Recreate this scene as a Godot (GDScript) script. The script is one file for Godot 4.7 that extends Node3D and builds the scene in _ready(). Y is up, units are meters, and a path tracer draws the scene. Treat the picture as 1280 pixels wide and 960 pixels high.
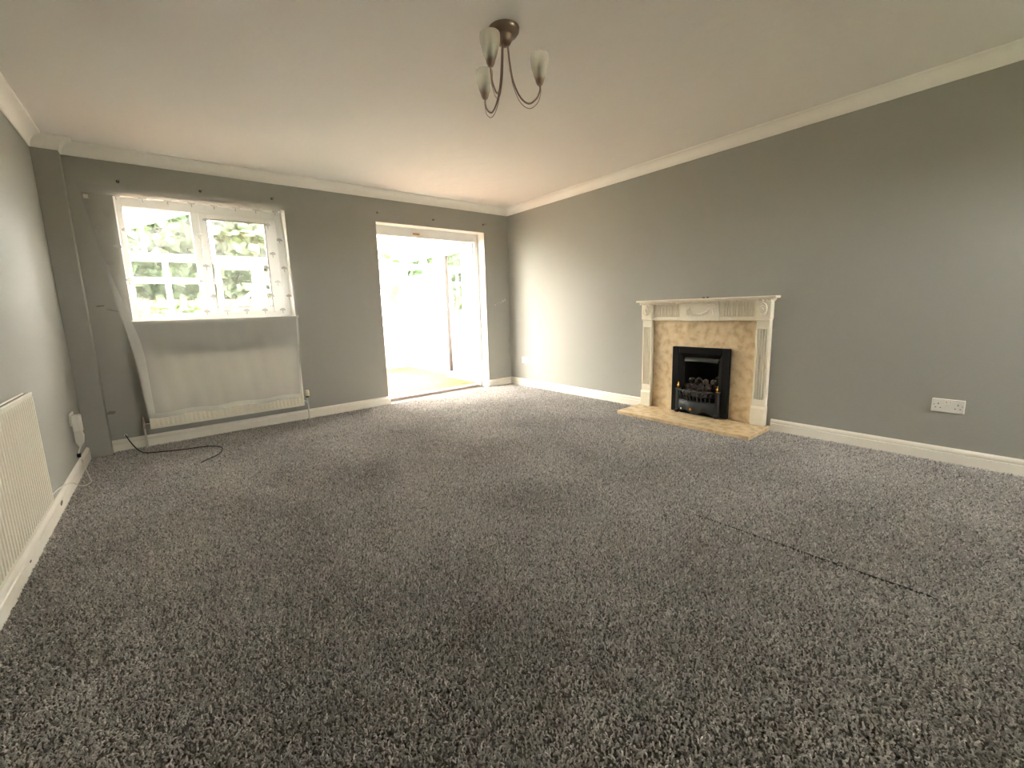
extends Node3D
# An empty carpeted living room with French doors and a net-curtained window to a conservatory.
# Metres, y up. The back wall (window and doors) is z = 0, the room runs towards +z.

const XL := -0.601
const XR := 3.817
const ZF := 6.6
const H := 2.385
const WT := 0.26
const WIN := [-0.205, 1.035, 1.052, 2.07]     # window opening x0, x1, y0, y1
const WIN2 := [2.66, 3.5, 1.25, 1.95]             # window behind the camera, in the near wall
const DOOR := [1.945, 3.415, 0.0, 2.055]
const FZ := 2.715                              # middle of the fireplace along the right wall

var M := {}
var rng := RandomNumberGenerator.new()
var taken := {}

# ---------------------------------------------------------------- nodes
func numbered(called: String, parent: Node) -> String:
	var key := str(parent.get_instance_id()) + called
	var n: int = taken.get(key, -1) + 1
	taken[key] = n
	return called if n == 0 else "%s_%03d" % [called, n]

func obj(called: String, st: SurfaceTool, m: Material, parent: Node = self) -> MeshInstance3D:
	st.generate_normals()
	var o := MeshInstance3D.new()
	o.mesh = st.commit()
	o.material_override = m
	o.name = numbered(called, parent)
	parent.add_child(o, true)
	return o

func tag(o: Node, label: String, category := "", group := "", kind := "") -> Node:
	o.set_meta("label", label)
	if category: o.set_meta("category", category)
	if group: o.set_meta("group", group)
	if kind: o.set_meta("kind", kind)
	return o

func thing(called: String, label: String, category: String, at := Vector3.ZERO, turn := 0.0, group := "", kind := "") -> Node3D:
	var o := Node3D.new()
	o.name = numbered(called, self)
	add_child(o, true)
	o.position = at
	o.rotation.y = turn
	tag(o, label, category, group, kind)
	return o

# ---------------------------------------------------------------- shapes
func start() -> SurfaceTool:
	var st := SurfaceTool.new()
	st.begin(Mesh.PRIMITIVE_TRIANGLES)
	st.set_smooth_group(-1)
	return st

func tri(st: SurfaceTool, a: Vector3, b: Vector3, c: Vector3, out: Vector3) -> void:
	if (b - a).cross(c - a).dot(out) > 0.0:
		st.add_vertex(a); st.add_vertex(c); st.add_vertex(b)
	else:
		st.add_vertex(a); st.add_vertex(b); st.add_vertex(c)

func quad(st: SurfaceTool, a: Vector3, b: Vector3, c: Vector3, d: Vector3, out: Vector3) -> void:
	tri(st, a, b, c, out)
	tri(st, a, c, d, out)

# a box with chamfered edges, by its two corners
func bx(st: SurfaceTool, lo: Vector3, hi: Vector3, ch := 0.0, xf := Transform3D.IDENTITY) -> void:
	var c := (lo + hi) / 2.0
	var h := (hi - lo).abs() / 2.0
	ch = minf(ch, 0.45 * minf(h.x, minf(h.y, h.z)) * 2.0)
	var face := func(axis: int, s: Vector3) -> Vector3:
		var p := Vector3(s.x * (h.x - ch), s.y * (h.y - ch), s.z * (h.z - ch))
		p[axis] = s[axis] * h[axis]
		return xf * (c + p)
	for axis in 3:
		var u := (axis + 1) % 3
		var v := (axis + 2) % 3
		for s in [-1, 1]:
			var pts := []
			for k in [[-1, -1], [1, -1], [1, 1], [-1, 1]]:
				var q := Vector3.ZERO
				q[axis] = s; q[u] = k[0]; q[v] = k[1]
				pts.append(face.call(axis, q))
			var n := Vector3.ZERO
			n[axis] = s
			quad(st, pts[0], pts[1], pts[2], pts[3], xf.basis * n)
			if ch > 0.0:
				for t in [-1, 1]:
					var q0 := Vector3.ZERO
					q0[axis] = s; q0[u] = t; q0[v] = -1
					var q1 := q0
					q1[v] = 1
					quad(st, face.call(axis, q0), face.call(axis, q1), face.call(u, q1), face.call(u, q0), xf.basis * Vector3(q0 + q1))
	if ch > 0.0:
		for sx in [-1, 1]:
			for sy in [-1, 1]:
				for sz in [-1, 1]:
					var q := Vector3(sx, sy, sz)
					tri(st, face.call(0, q), face.call(1, q), face.call(2, q), xf.basis * q)

func box(lo: Vector3, hi: Vector3, ch := 0.0) -> SurfaceTool:
	var st := start()
	bx(st, lo, hi, ch)
	return st

# a round bar along points
func tube(st: SurfaceTool, pts: Array, r: float, n := 10, caps := true, r_end := -1.0) -> void:
	var rings := []
	var up := Vector3.UP
	var last := (pts[1] - pts[0]) as Vector3
	if absf(last.normalized().dot(up)) > 0.9: up = Vector3.RIGHT
	for i in pts.size():
		var d: Vector3 = pts[mini(i + 1, pts.size() - 1)] - pts[maxi(i - 1, 0)]
		d = d.normalized()
		up = (up - d * up.dot(d)).normalized()
		var side := d.cross(up)
		var ring := []
		var rr := r if r_end < 0.0 else lerpf(r, r_end, float(i) / (pts.size() - 1))
		for k in n:
			var a := TAU * k / n
			ring.append(pts[i] + (up * cos(a) + side * sin(a)) * rr)
		rings.append(ring)
	st.set_smooth_group(1)
	for i in pts.size() - 1:
		var mid: Vector3 = (pts[i] + pts[i + 1]) / 2.0
		for k in n:
			var k2 := (k + 1) % n
			quad(st, rings[i][k], rings[i][k2], rings[i + 1][k2], rings[i + 1][k], (rings[i][k] + rings[i + 1][k2]) / 2.0 - mid)
	st.set_smooth_group(-1)
	if caps:
		for e in [0, pts.size() - 1]:
			var out: Vector3 = pts[0] - pts[1] if e == 0 else pts[-1] - pts[-2]
			for k in n:
				tri(st, pts[e], rings[e][k], rings[e][(k + 1) % n], out)

func spline(ctrl: Array, per := 6) -> Array:
	var out := []
	for i in ctrl.size() - 1:
		var p0: Vector3 = ctrl[maxi(i - 1, 0)]
		var p1: Vector3 = ctrl[i]
		var p2: Vector3 = ctrl[i + 1]
		var p3: Vector3 = ctrl[mini(i + 2, ctrl.size() - 1)]
		for k in per:
			out.append(p1.cubic_interpolate(p2, p0, p3, float(k) / per))
	out.append(ctrl[-1])
	return out

# profile of (radius, height): the solid lies to the left of its direction (up the outside, down the inside)
func lathe(st: SurfaceTool, prof: Array, n := 20, xf := Transform3D.IDENTITY) -> void:
	var group := 1
	st.set_smooth_group(group)
	for i in prof.size() - 1:
		var a: Vector2 = prof[i]
		var b: Vector2 = prof[i + 1]
		if i > 0:
			var e0 := (prof[i] - prof[i - 1]) as Vector2
			if absf(e0.angle_to(b - a)) > 0.8:
				group = 3 - group
				st.set_smooth_group(group)
		for k in n:
			var t0 := TAU * k / n
			var t1 := TAU * (k + 1) / n
			var d0 := Vector3(cos(t0), 0, sin(t0))
			var d1 := Vector3(cos(t1), 0, sin(t1))
			var out := xf.basis * ((d0 + d1) * (b.y - a.y) - Vector3.UP * 2.0 * (b.x - a.x))
			var p := xf * (d0 * a.x + Vector3.UP * a.y)
			var q := xf * (d1 * a.x + Vector3.UP * a.y)
			var r := xf * (d1 * b.x + Vector3.UP * b.y)
			var s := xf * (d0 * b.x + Vector3.UP * b.y)
			if a.x < 1e-6: tri(st, p, r, s, out)
			elif b.x < 1e-6: tri(st, p, q, r, out)
			else: quad(st, p, q, r, s, out)
	st.set_smooth_group(-1)

# a closed outline in the local xy plane, pushed from z0 to z1
func prism(st: SurfaceTool, poly: PackedVector2Array, z0: float, z1: float, xf := Transform3D.IDENTITY, smooth := false) -> void:
	var idx := Geometry2D.triangulate_polygon(poly)
	for k in range(0, idx.size(), 3):
		for z in [z0, z1]:
			var p := []
			for j in 3:
				p.append(xf * Vector3(poly[idx[k + j]].x, poly[idx[k + j]].y, z))
			tri(st, p[0], p[1], p[2], xf.basis * Vector3(0, 0, 1 if z == maxf(z0, z1) else -1))
	var cw := Geometry2D.is_polygon_clockwise(poly)
	if smooth: st.set_smooth_group(1)
	for i in poly.size():
		var a := poly[i]
		var b := poly[(i + 1) % poly.size()]
		var e := b - a
		var out := Vector3(e.y, -e.x, 0) * (-1.0 if cw else 1.0)
		quad(st, xf * Vector3(a.x, a.y, z0), xf * Vector3(b.x, b.y, z0), xf * Vector3(b.x, b.y, z1), xf * Vector3(a.x, a.y, z1), xf.basis * out)
	st.set_smooth_group(-1)

func sheet(st: SurfaceTool, f: Callable, nu: int, nv: int, out: Vector3, uv := false) -> void:
	st.set_smooth_group(1)
	for i in nu:
		for j in nv:
			var q := [[i, j], [i + 1, j], [i + 1, j + 1], [i, j + 1]]
			var p := []
			for k in q: p.append(f.call(float(k[0]) / nu, float(k[1]) / nv))
			var flip: bool = (p[1] - p[0]).cross(p[2] - p[0]).dot(out) > 0.0
			for t in ([0, 2, 1, 0, 3, 2] if flip else [0, 1, 2, 0, 2, 3]):
				if uv: st.set_uv(Vector2(float(q[t][0]) / nu, float(q[t][1]) / nv))
				st.add_vertex(p[t])
	st.set_smooth_group(-1)

# a moulding along corners (x, z) with the room on the right hand; profile points are (out from wall, up)
func moulding(st: SurfaceTool, path: Array, seg: int, prof: Array, core: Vector2, round := true) -> void:
	var nrm := func(i: int) -> Vector2:
		var d: Vector2 = (path[i + 1] - path[i]).normalized()
		return Vector2(-d.y, d.x)
	var n1: Vector2 = nrm.call(seg)
	var ends := []
	for e in 2:
		var m := n1
		var other := seg - 1 if e == 0 else seg + 1
		if other >= 0 and other < path.size() - 1:
			var n2: Vector2 = nrm.call(other)
			m = (n1 + n2) / (1.0 + n1.dot(n2))
		var row := []
		for p in prof:
			var at: Vector2 = path[seg + e] + m * p.x
			row.append(Vector3(at.x, p.y, at.y))
		ends.append(row)
	var group := 1
	if round: st.set_smooth_group(1)
	for i in prof.size() - 1:
		var ed: Vector2 = prof[i + 1] - prof[i]
		if round and i > 0 and absf((prof[i] - prof[i - 1]).angle_to(ed)) > 0.5:
			group = 3 - group
			st.set_smooth_group(group)
		var out2 := Vector2(ed.y, -ed.x)
		if out2.dot((prof[i] + prof[i + 1]) / 2.0 - core) < 0.0: out2 = -out2
		var out := Vector3(n1.x * out2.x, out2.y, n1.y * out2.x)
		quad(st, ends[0][i], ends[1][i], ends[1][i + 1], ends[0][i + 1], out)
	st.set_smooth_group(-1)
	var poly := PackedVector2Array(prof)
	for e in 2:
		var other := seg - 1 if e == 0 else seg + 1
		if other >= 0 and other < path.size() - 1: continue
		var dd: Vector2 = (path[seg + 1] - path[seg]) * (-1.0 if e == 0 else 1.0)
		var idx := Geometry2D.triangulate_polygon(poly)
		for k in range(0, idx.size(), 3):
			tri(st, ends[e][idx[k]], ends[e][idx[k + 1]], ends[e][idx[k + 2]], Vector3(dd.x, 0, dd.y))

# ---------------------------------------------------------------- materials
func mat(called: String, c: Color, rough := 0.5, metal := 0.0) -> StandardMaterial3D:
	var m := StandardMaterial3D.new()
	m.resource_name = called
	m.albedo_color = c
	m.roughness = rough
	m.metallic = metal
	M[called] = m
	return m

func noise(type: int, freq: float, seed_: int, octaves := 1) -> FastNoiseLite:
	var n := FastNoiseLite.new()
	n.noise_type = type
	n.frequency = freq
	n.seed = seed_
	n.fractal_type = FastNoiseLite.FRACTAL_NONE if octaves == 1 else FastNoiseLite.FRACTAL_FBM
	n.fractal_octaves = octaves
	return n

func tex(n: FastNoiseLite, size: int, stops := [], cols := []) -> NoiseTexture2D:
	var t := NoiseTexture2D.new()
	t.width = size
	t.height = size
	t.seamless = true
	t.noise = n
	if stops.size():
		var g := Gradient.new()
		g.offsets = PackedFloat32Array(stops)
		g.colors = PackedColorArray(cols)
		t.color_ramp = g
	return t

func planar(m: StandardMaterial3D, metres: float, world := true) -> void:
	m.uv1_triplanar = true
	m.uv1_world_triplanar = world
	m.uv1_scale = Vector3.ONE / metres

func bump(m: StandardMaterial3D, t: Texture2D, cm: float) -> void:
	m.heightmap_enabled = true
	m.heightmap_texture = t
	m.heightmap_scale = cm

func make_materials() -> void:
	var paint := mat("grey_paint", Color8(167, 165, 154), 0.62)
	planar(paint, 0.6)
	bump(paint, tex(noise(FastNoiseLite.TYPE_SIMPLEX, 0.05, 3, 3), 512), 0.035)
	var ceil_m := mat("ceiling_paint", Color8(240, 236, 228), 0.9)
	planar(ceil_m, 1.6)
	bump(ceil_m, tex(noise(FastNoiseLite.TYPE_SIMPLEX, 0.012, 5, 4), 512), 0.25)
	mat("cove", Color8(250, 246, 236), 0.6)
	mat("gloss", Color8(247, 241, 226), 0.32)
	mat("reveal", Color8(236, 231, 222), 0.7)
	mat("upvc", Color8(240, 240, 238), 0.22)
	mat("threshold", Color8(176, 160, 150), 0.5)
	mat("rubber", Color8(70, 66, 62), 0.7)
	mat("seal", Color8(104, 94, 86), 0.6)
	# carpet: yarn tufts of many greys, with broad worn patches
	var carpet := mat("carpet", Color8(255, 255, 255), 0.95)
	var cell := noise(FastNoiseLite.TYPE_CELLULAR, 0.2, 11)
	cell.cellular_return_type = FastNoiseLite.RETURN_CELL_VALUE
	cell.cellular_jitter = 1.0
	carpet.albedo_texture = tex(cell, 1024, [0.0, 0.3, 0.6, 0.85, 1.0], [Color8(92, 89, 84), Color8(122, 118, 112), Color8(146, 141, 134), Color8(172, 166, 157), Color8(212, 205, 195)])
	planar(carpet, 1.3)
	var dist := noise(FastNoiseLite.TYPE_CELLULAR, 0.2, 11)
	dist.cellular_return_type = FastNoiseLite.RETURN_DISTANCE
	bump(carpet, tex(dist, 1024), -0.7)
	carpet.heightmap_flip_texture = false
	carpet.metallic_specular = 0.2
	carpet.detail_enabled = true
	carpet.detail_blend_mode = BaseMaterial3D.BLEND_MODE_MUL
	carpet.detail_albedo = tex(noise(FastNoiseLite.TYPE_SIMPLEX, 0.02, 8, 4), 512, [0.0, 0.35, 0.65, 1.0], [Color8(222, 216, 208), Color8(240, 238, 234), Color8(248, 248, 246), Color8(255, 255, 255)])
	carpet.detail_uv_layer = BaseMaterial3D.DETAIL_UV_2
	carpet.uv2_triplanar = true
	carpet.uv2_world_triplanar = true
	carpet.uv2_scale = Vector3.ONE / 3.3
	var yarn := mat("yarn", Color.WHITE, 0.9)
	yarn.vertex_color_use_as_albedo = true
	yarn.metallic_specular = 0.2
	mat("seam", Color8(66, 66, 60), 1.0)
	mat("stain", Color8(74, 76, 68), 1.0)
	mat("scuff", Color8(132, 127, 118), 0.9)
	mat("chip", Color8(206, 202, 194), 0.9)
	var rad := mat("radiator_paint", Color8(242, 237, 217), 0.35)
	rad.metallic_specular = 0.5
	mat("grille", Color8(176, 166, 150), 0.5)
	mat("steel", Color8(190, 184, 174), 0.3, 1.0)
	mat("nickel", Color8(150, 132, 118), 0.34, 1.0)
	mat("chrome", Color8(210, 208, 204), 0.15, 1.0)
	mat("brass", Color8(214, 164, 82), 0.22, 1.0)
	mat("plastic", Color8(230, 226, 216), 0.35)
	mat("dark_plastic", Color8(26, 25, 24), 0.45)
	mat("socket_hole", Color8(34, 30, 28), 0.8)
	mat("neon", Color8(170, 60, 50), 0.4)
	mat("cream_plastic", Color8(226, 216, 180), 0.4)
	mat("surround", Color8(244, 236, 214), 0.38)
	mat("cast_iron", Color8(12, 12, 12), 0.55).metallic_specular = 0.3
	mat("fire_back", Color8(20, 17, 16), 0.9)
	mat("fret_iron", Color8(38, 41, 42), 0.5)
	mat("hood", Color8(96, 96, 92), 0.4, 0.6)
	var coal := mat("coal", Color8(92, 82, 74), 0.8)
	coal.albedo_texture = tex(noise(FastNoiseLite.TYPE_SIMPLEX, 0.03, 21, 4), 128, [0.2, 0.5, 0.8], [Color8(80, 70, 64), Color8(170, 160, 150), Color8(255, 236, 206)])
	planar(coal, 0.12)
	for k in 2:
		var mb := mat("marble" if k == 0 else "marble_polished", Color8(255, 255, 255), 0.4 if k == 0 else 0.14)
		mb.albedo_texture = M.marble.albedo_texture if k == 1 else tex(noise(FastNoiseLite.TYPE_SIMPLEX, 0.014, 31, 5), 512, [0.15, 0.38, 0.55, 0.75, 0.95], [Color8(206, 178, 134), Color8(222, 196, 154), Color8(228, 203, 162), Color8(231, 208, 168), Color8(236, 216, 180)])
		planar(mb, 0.75)
	var shade := mat("frosted_glass", Color(0.96, 0.95, 0.9, 0.3), 0.4)
	shade.transparency = BaseMaterial3D.TRANSPARENCY_ALPHA
	shade.backlight_enabled = true
	shade.backlight = Color(0.9, 0.9, 0.85)
	var glass := mat("window_glass", Color(0.12, 0.13, 0.125, 0.2), 0.02)
	glass.transparency = BaseMaterial3D.TRANSPARENCY_ALPHA
	var poly := mat("roof_sheet", Color(0.86, 0.86, 0.84, 0.62), 0.5)
	poly.backlight_enabled = true
	poly.backlight = Color(0.7, 0.7, 0.7)
	poly.transparency = BaseMaterial3D.TRANSPARENCY_ALPHA
	mat("dwarf_wall", Color8(236, 234, 228), 0.8)
	var wood := mat("oak_floor", Color8(255, 255, 255), 0.7)
	wood.metallic_specular = 0.2
	wood.albedo_texture = tex(noise(FastNoiseLite.TYPE_SIMPLEX, 0.02, 41, 3), 256, [0.2, 0.8], [Color8(100, 68, 38), Color8(118, 84, 50)])
	planar(wood, 0.9)
	var grass := mat("grass", Color8(255, 255, 255), 0.95)
	grass.albedo_texture = tex(noise(FastNoiseLite.TYPE_SIMPLEX, 0.06, 51, 4), 256, [0.2, 0.8], [Color8(46, 64, 28), Color8(84, 100, 46)])
	planar(grass, 1.5)
	for k in 3:
		var lf := mat("leaf_%d" % k, [Color8(68, 88, 56), Color8(84, 106, 52), Color8(62, 80, 56)][k], 0.6)
		lf.backlight_enabled = true
		lf.backlight = Color(0.2, 0.25, 0.12)
	mat("bark", Color8(104, 88, 70), 0.9)
	mat("fence_wood", Color8(92, 80, 64), 0.85)
	mat("brickwork", Color8(170, 140, 118), 0.9)
	make_net()

# net curtain: a fine translucent weave printed with rows of little grey trees
func make_net() -> void:
	var w := 128
	var h := 208
	var im := Image.create(w, h, false, Image.FORMAT_RGBA8)
	im.fill(Color(0.97, 0.965, 0.95, 0.25))
	var dot := func(cx: float, cy: float, rx: float, ry: float, a: float) -> void:
		for y in range(int(cy - ry), int(cy + ry) + 1):
			for x in range(int(cx - rx), int(cx + rx) + 1):
				if Vector2((x - cx) / rx, (y - cy) / ry).length() < 1.0:
					im.set_pixel(posmod(x, w), posmod(y, h), Color(0.82, 0.81, 0.78, a * 0.78))
	var r := RandomNumberGenerator.new()
	r.seed = 4
	for c in [Vector2(34, 52), Vector2(98, 156)]:
		for k in 70:
			var a := r.randf_range(PI, TAU)
			var d := sqrt(r.randf())
			dot.call(c.x + cos(a) * d * 19.0, c.y + 4.0 + sin(a) * d * 17.0, 3.4, 2.8, 0.62)
		for k in 9:
			dot.call(c.x + sin(k * 0.9) * 0.8, c.y + 4 + k * 2.6, 2.6, 2.2, 0.66)
		for s in [-1, 1]:
			for k in 6:
				dot.call(c.x + s * k * 2.2, c.y + 9 - k * 1.6, 1.3, 1.3, 0.6)
	for k in 3:
		var m := mat(["net", "net_hem", "net_plain"][k], Color.WHITE, 0.9)
		m.transparency = BaseMaterial3D.TRANSPARENCY_ALPHA
		m.cull_mode = BaseMaterial3D.CULL_DISABLED
		m.backlight_enabled = true
		m.backlight = Color(0.03, 0.03, 0.03)
		m.metallic_specular = 0.1
		if k == 0:
			m.albedo_texture = ImageTexture.create_from_image(im)
			m.uv1_scale = Vector3(8.6, 4.0, 1)
		else:
			m.albedo_color = Color(0.96, 0.95, 0.93, 0.42 if k == 1 else 0.3)

# ---------------------------------------------------------------- setting
func structure(called: String, st: SurfaceTool, m: Material, label: String, parent: Node = self) -> MeshInstance3D:
	var o := obj(called, st, m, parent)
	if parent == self: tag(o, label, "", "", "structure")
	return o

func blob(st: SurfaceTool, c: Vector3, u: Vector3, v: Vector3, n: int, seed_: int, lift: Vector3) -> void:
	# a thin irregular patch lying on a surface
	var r := RandomNumberGenerator.new()
	r.seed = seed_
	var ring := []
	for k in n:
		var a := TAU * k / n
		ring.append(c + (u * cos(a) + v * sin(a)) * r.randf_range(0.55, 1.1))
	for k in n:
		var p: Vector3 = ring[k]
		var q: Vector3 = ring[(k + 1) % n]
		tri(st, c + lift, p + lift, q + lift, lift)
		quad(st, p, q, q + lift, p + lift, (p + q) / 2.0 - c)

# yarn tufts standing on the carpet backing
func carpet_pile(fl: Node3D) -> void:
	var st := start()
	var mid := [Vector3(0, -0.001, 0), Vector3(0.0008, 0.0042, 0), Vector3(0.0036, 0.0082, 0), Vector3(0.0095, 0.0092, 0.001)]
	var rad := [0.0026, 0.003, 0.0027, 0.0014]
	var rings := []
	for i in 4:
		var ring := []
		for k in 4:
			var a := TAU * k / 4
			ring.append(mid[i] + Vector3(sin(a) * 0.4 * (1 if i < 2 else 0), cos(a) * (0 if i < 2 else 1), 0) * rad[i] + Vector3(cos(a) if i < 2 else 0.0, 0, sin(a)) * rad[i])
		rings.append(ring)
	for i in 3:
		for k in 4:
			quad(st, rings[i][k], rings[i][(k + 1) % 4], rings[i + 1][(k + 1) % 4], rings[i + 1][k], (rings[i][k] + rings[i + 1][(k + 1) % 4] - mid[i] - mid[i + 1]))
	st.generate_normals()
	var mesh := st.commit()
	var r := RandomNumberGenerator.new()
	r.seed = 99
	var worn := noise(FastNoiseLite.TYPE_SIMPLEX, 0.9, 61, 3)
	var step := 0.0076
	var at := PackedFloat32Array()
	var n := 0
	var z := 0.02
	while z < 5.3:
		var x := XL + 0.02
		while x < XR - 0.02:
			var px := x + r.randf_range(-0.0045, 0.0045)
			var pz := z + r.randf_range(-0.0045, 0.0045)
			x += step
			if px < XL + 0.15 and pz < 0.1 or px > XR - 0.416 and absf(pz - FZ) < 0.606: continue
			var t := Basis(Vector3.UP, r.randf() * TAU) * Basis(Vector3(0, 0, 1), r.randf_range(-0.35, 0.7)) * r.randf_range(0.62, 1.0)
			at.append_array([t.x.x, t.y.x, t.z.x, px, t.x.y, t.y.y, t.z.y, 0.0, t.x.z, t.y.z, t.z.z, pz])
			var v := r.randf()
			var c := 0.3 + 0.28 * v + (0.3 * r.randf() if v > 0.85 else 0.0) - (0.14 if v < 0.12 else 0.0)
			c = minf(0.88, c * (1.27 + 0.25 * worn.get_noise_2d(px, pz)))
			at.append_array([c * 1.0, c * 0.945, c * 0.875, 1.0])
			n += 1
		z += step
	var mm := MultiMesh.new()
	mm.transform_format = MultiMesh.TRANSFORM_3D
	mm.use_colors = true
	mm.mesh = mesh
	mm.instance_count = n
	mm.buffer = at
	var o := MultiMeshInstance3D.new()
	o.multimesh = mm
	o.material_override = M.yarn
	o.name = "carpet_pile"
	fl.add_child(o, true)
	o.set_meta("kind", "stuff")

func build_room() -> void:
	# floor with its carpet
	var fl := structure("floor", box(Vector3(XL - 0.3, -0.2, -0.14), Vector3(XR + 0.35, 0.0, ZF + 0.3)), M.carpet, "dark grey speckled carpet covering the whole living room floor")
	var sm := start()
	var pts := [Vector3(1.985, 0, 3.62), Vector3(1.994, 0, 3.7), Vector3(2.0, 0, 3.95), Vector3(2.008, 0, 4.23), Vector3(2.021, 0, 4.47)]
	var wide := [0.0005, 0.0008, 0.0014, 0.0022, 0.0045]
	for i in 4:
		var a: Vector3 = pts[i]
		var b: Vector3 = pts[i + 1]
		var o := Vector3(wide[i], 0, 0)
		var o2 := Vector3(wide[i + 1], 0, 0)
		var up := Vector3(0, 0.0085, 0)
		quad(sm, a - o + up, a + o + up, b + o2 + up, b - o2 + up, Vector3.UP)
		quad(sm, a - o, b - o2, b - o2 + up, a - o + up, Vector3.LEFT)
		quad(sm, a + o, b + o2, b + o2 + up, a + o + up, Vector3.RIGHT)
	obj("carpet_seam", sm, M.seam, fl)
	carpet_pile(fl)
	# walls
	var wb := start()
	var x0 := XL - 0.3
	var x1 := XR + 0.35
	for r in [[x0, WIN[0], 0.0, H], [WIN[0], WIN[1], 0.0, WIN[2]], [WIN[0], WIN[1], WIN[3], H], [WIN[1], DOOR[0], 0.0, H], [DOOR[0], DOOR[1], DOOR[3], H], [DOOR[1], x1, 0.0, H]]:
		bx(wb, Vector3(r[0], r[2], -WT), Vector3(r[1], r[3], 0))
	var back := structure("wall_back", wb, M.grey_paint, "grey painted back wall holding the window and the French doors")
	var sc := start()
	blob(sc, Vector3(-0.385, 1.19, 0), Vector3(0.03, 0.004, 0), Vector3(0, 0.008, 0), 14, 3, Vector3(0, 0, 0.0015))
	blob(sc, Vector3(-0.318, 1.155, 0), Vector3(0.045, -0.014, 0), Vector3(0.002, 0.0035, 0), 14, 4, Vector3(0, 0, 0.002))
	blob(sc, Vector3(-0.43, 0.33, 0), Vector3(0.03, 0.004, 0), Vector3(0, 0.018, 0), 10, 5, Vector3(0, 0, 0.0015))
	obj("scuff_mark", sc, M.scuff, back)
	var ch := start()
	for k in [[3.70, 1.17, 0.018, 0.02], [3.735, 1.185, 0.016, 0.024], [3.66, 1.15, 0.014, 0.008], [3.56, 1.12, 0.02, 0.007], [3.61, 1.135, 0.008, 0.01]]:
		blob(ch, Vector3(k[0], k[1], 0), Vector3(k[2], 0, 0), Vector3(0, k[3], 0), 7, int(k[0] * 1000), Vector3(0, 0, 0.0015))
	obj("plaster_chip", ch, M.chip, back)
	structure("wall_left", box(Vector3(XL - 0.3, 0, 0), Vector3(XL, H, ZF)), M.grey_paint, "pale grey wall on the left behind the near radiator")
	structure("wall_left_boxing", box(Vector3(XL, 0.0, 0), Vector3(XL + 0.143, H, 0.0946), 0.003), M.grey_paint, "narrow grey painted boxed pipe casing in the far left corner")
	# right wall with the fireplace opening
	var wr := start()
	var fa := FZ + 0.016 - 0.19
	var fb := FZ + 0.016 + 0.19
	bx(wr, Vector3(XR, 0, 0), Vector3(XR + 0.35, H, fa))
	bx(wr, Vector3(XR, 0, fb), Vector3(XR + 0.35, H, ZF))
	bx(wr, Vector3(XR, 0.6, fa), Vector3(XR + 0.35, H, fb))
	bx(wr, Vector3(XR, 0, fa), Vector3(XR + 0.35, 0.04, fb))
	bx(wr, Vector3(XR + 0.25, 0.04, fa), Vector3(XR + 0.35, 0.6, fb))
	structure("wall_right", wr, M.grey_paint, "long blue grey wall on the right with the fireplace")
	var wf := start()
	for r in [[x0, WIN2[0], 0.0, H], [WIN2[0], WIN2[1], 0.0, WIN2[2]], [WIN2[0], WIN2[1], WIN2[3], H], [WIN2[1], x1, 0.0, H]]:
		bx(wf, Vector3(r[0], r[2], ZF), Vector3(r[1], r[3], ZF + 0.3))
	structure("wall_front", wf, M.grey_paint, "grey wall with a window at the near end of the room behind the camera")
	structure("ceiling", box(Vector3(x0, H, -WT), Vector3(x1, H + 0.25, ZF + 0.3)), M.ceiling_paint, "cream white painted ceiling with faint skim marks")
	structure("wall_upper", box(Vector3(x0 - 2.0, H + 0.25, -WT), Vector3(x1 + 2.0, 5.2, 0.0)), M.brickwork, "outer house wall above the conservatory roof")
	# cornice and skirting
	var loop := [Vector2(XL, ZF), Vector2(XL, 0.0946), Vector2(XL + 0.143, 0.0946), Vector2(XL + 0.143, 0), Vector2(XR, 0), Vector2(XR, ZF)]
	var cove := [Vector2(0, 2.300), Vector2(0.006, 2.300), Vector2(0.009, 2.305)]
	for k in 9:
		var a := PI / 2 * k / 8
		cove.append(Vector2(0.009 + 0.062 * (1 - cos(a)), 2.309 + 0.066 * sin(a)))
	cove.append_array([Vector2(0.078, 2.378), Vector2(0.08, 2.381), Vector2(0.08, H)])
	for k in loop.size() - 1:
		var st := start()
		moulding(st, loop, k, cove, Vector2(0, H))
		structure("trim_%d" % (k + 1), st, M.cove, ["coved white cornice above the left wall", "short coved cornice across the front of the corner boxing", "tiny coved cornice return beside the corner boxing", "coved white cornice above the window and French doors", "coved white cornice above the long right wall"][k])
	var sk := [Vector2(0, 0), Vector2(0.018, 0), Vector2(0.018, 0.066), Vector2(0.0115, 0.069), Vector2(0.0115, 0.073), Vector2(0.0165, 0.076), Vector2(0.0165, 0.084), Vector2(0.015, 0.091), Vector2(0.011, 0.097), Vector2(0.007, 0.1), Vector2(0.006, 0.1018), Vector2(0, 0.1018)]
	var runs := {
		"baseboard_left": [[Vector2(XL, ZF), Vector2(XL, 0.0946)]],
		"baseboard_back": [[Vector2(XL + 0.143, 0), Vector2(DOOR[0], 0), Vector2(DOOR[0], -0.138)]],
		"baseboard_back_corner": [[Vector2(DOOR[1], -0.138), Vector2(DOOR[1], 0), Vector2(XR, 0)]],
		"baseboard_right": [[Vector2(XR, 0.018), Vector2(XR, FZ - 0.605)]],
		"baseboard_right_near": [[Vector2(XR, FZ + 0.605), Vector2(XR, ZF)]],
	}
	var says := ["chipped cream skirting board along the left wall under the near radiator", "cream skirting board under the window radiator up to the doorway", "short cream skirting board between the doorway and the far right corner", "cream skirting board from the far right corner to the fireplace", "cream skirting board on the right wall, near side of the fireplace"]
	var n := 0
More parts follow.
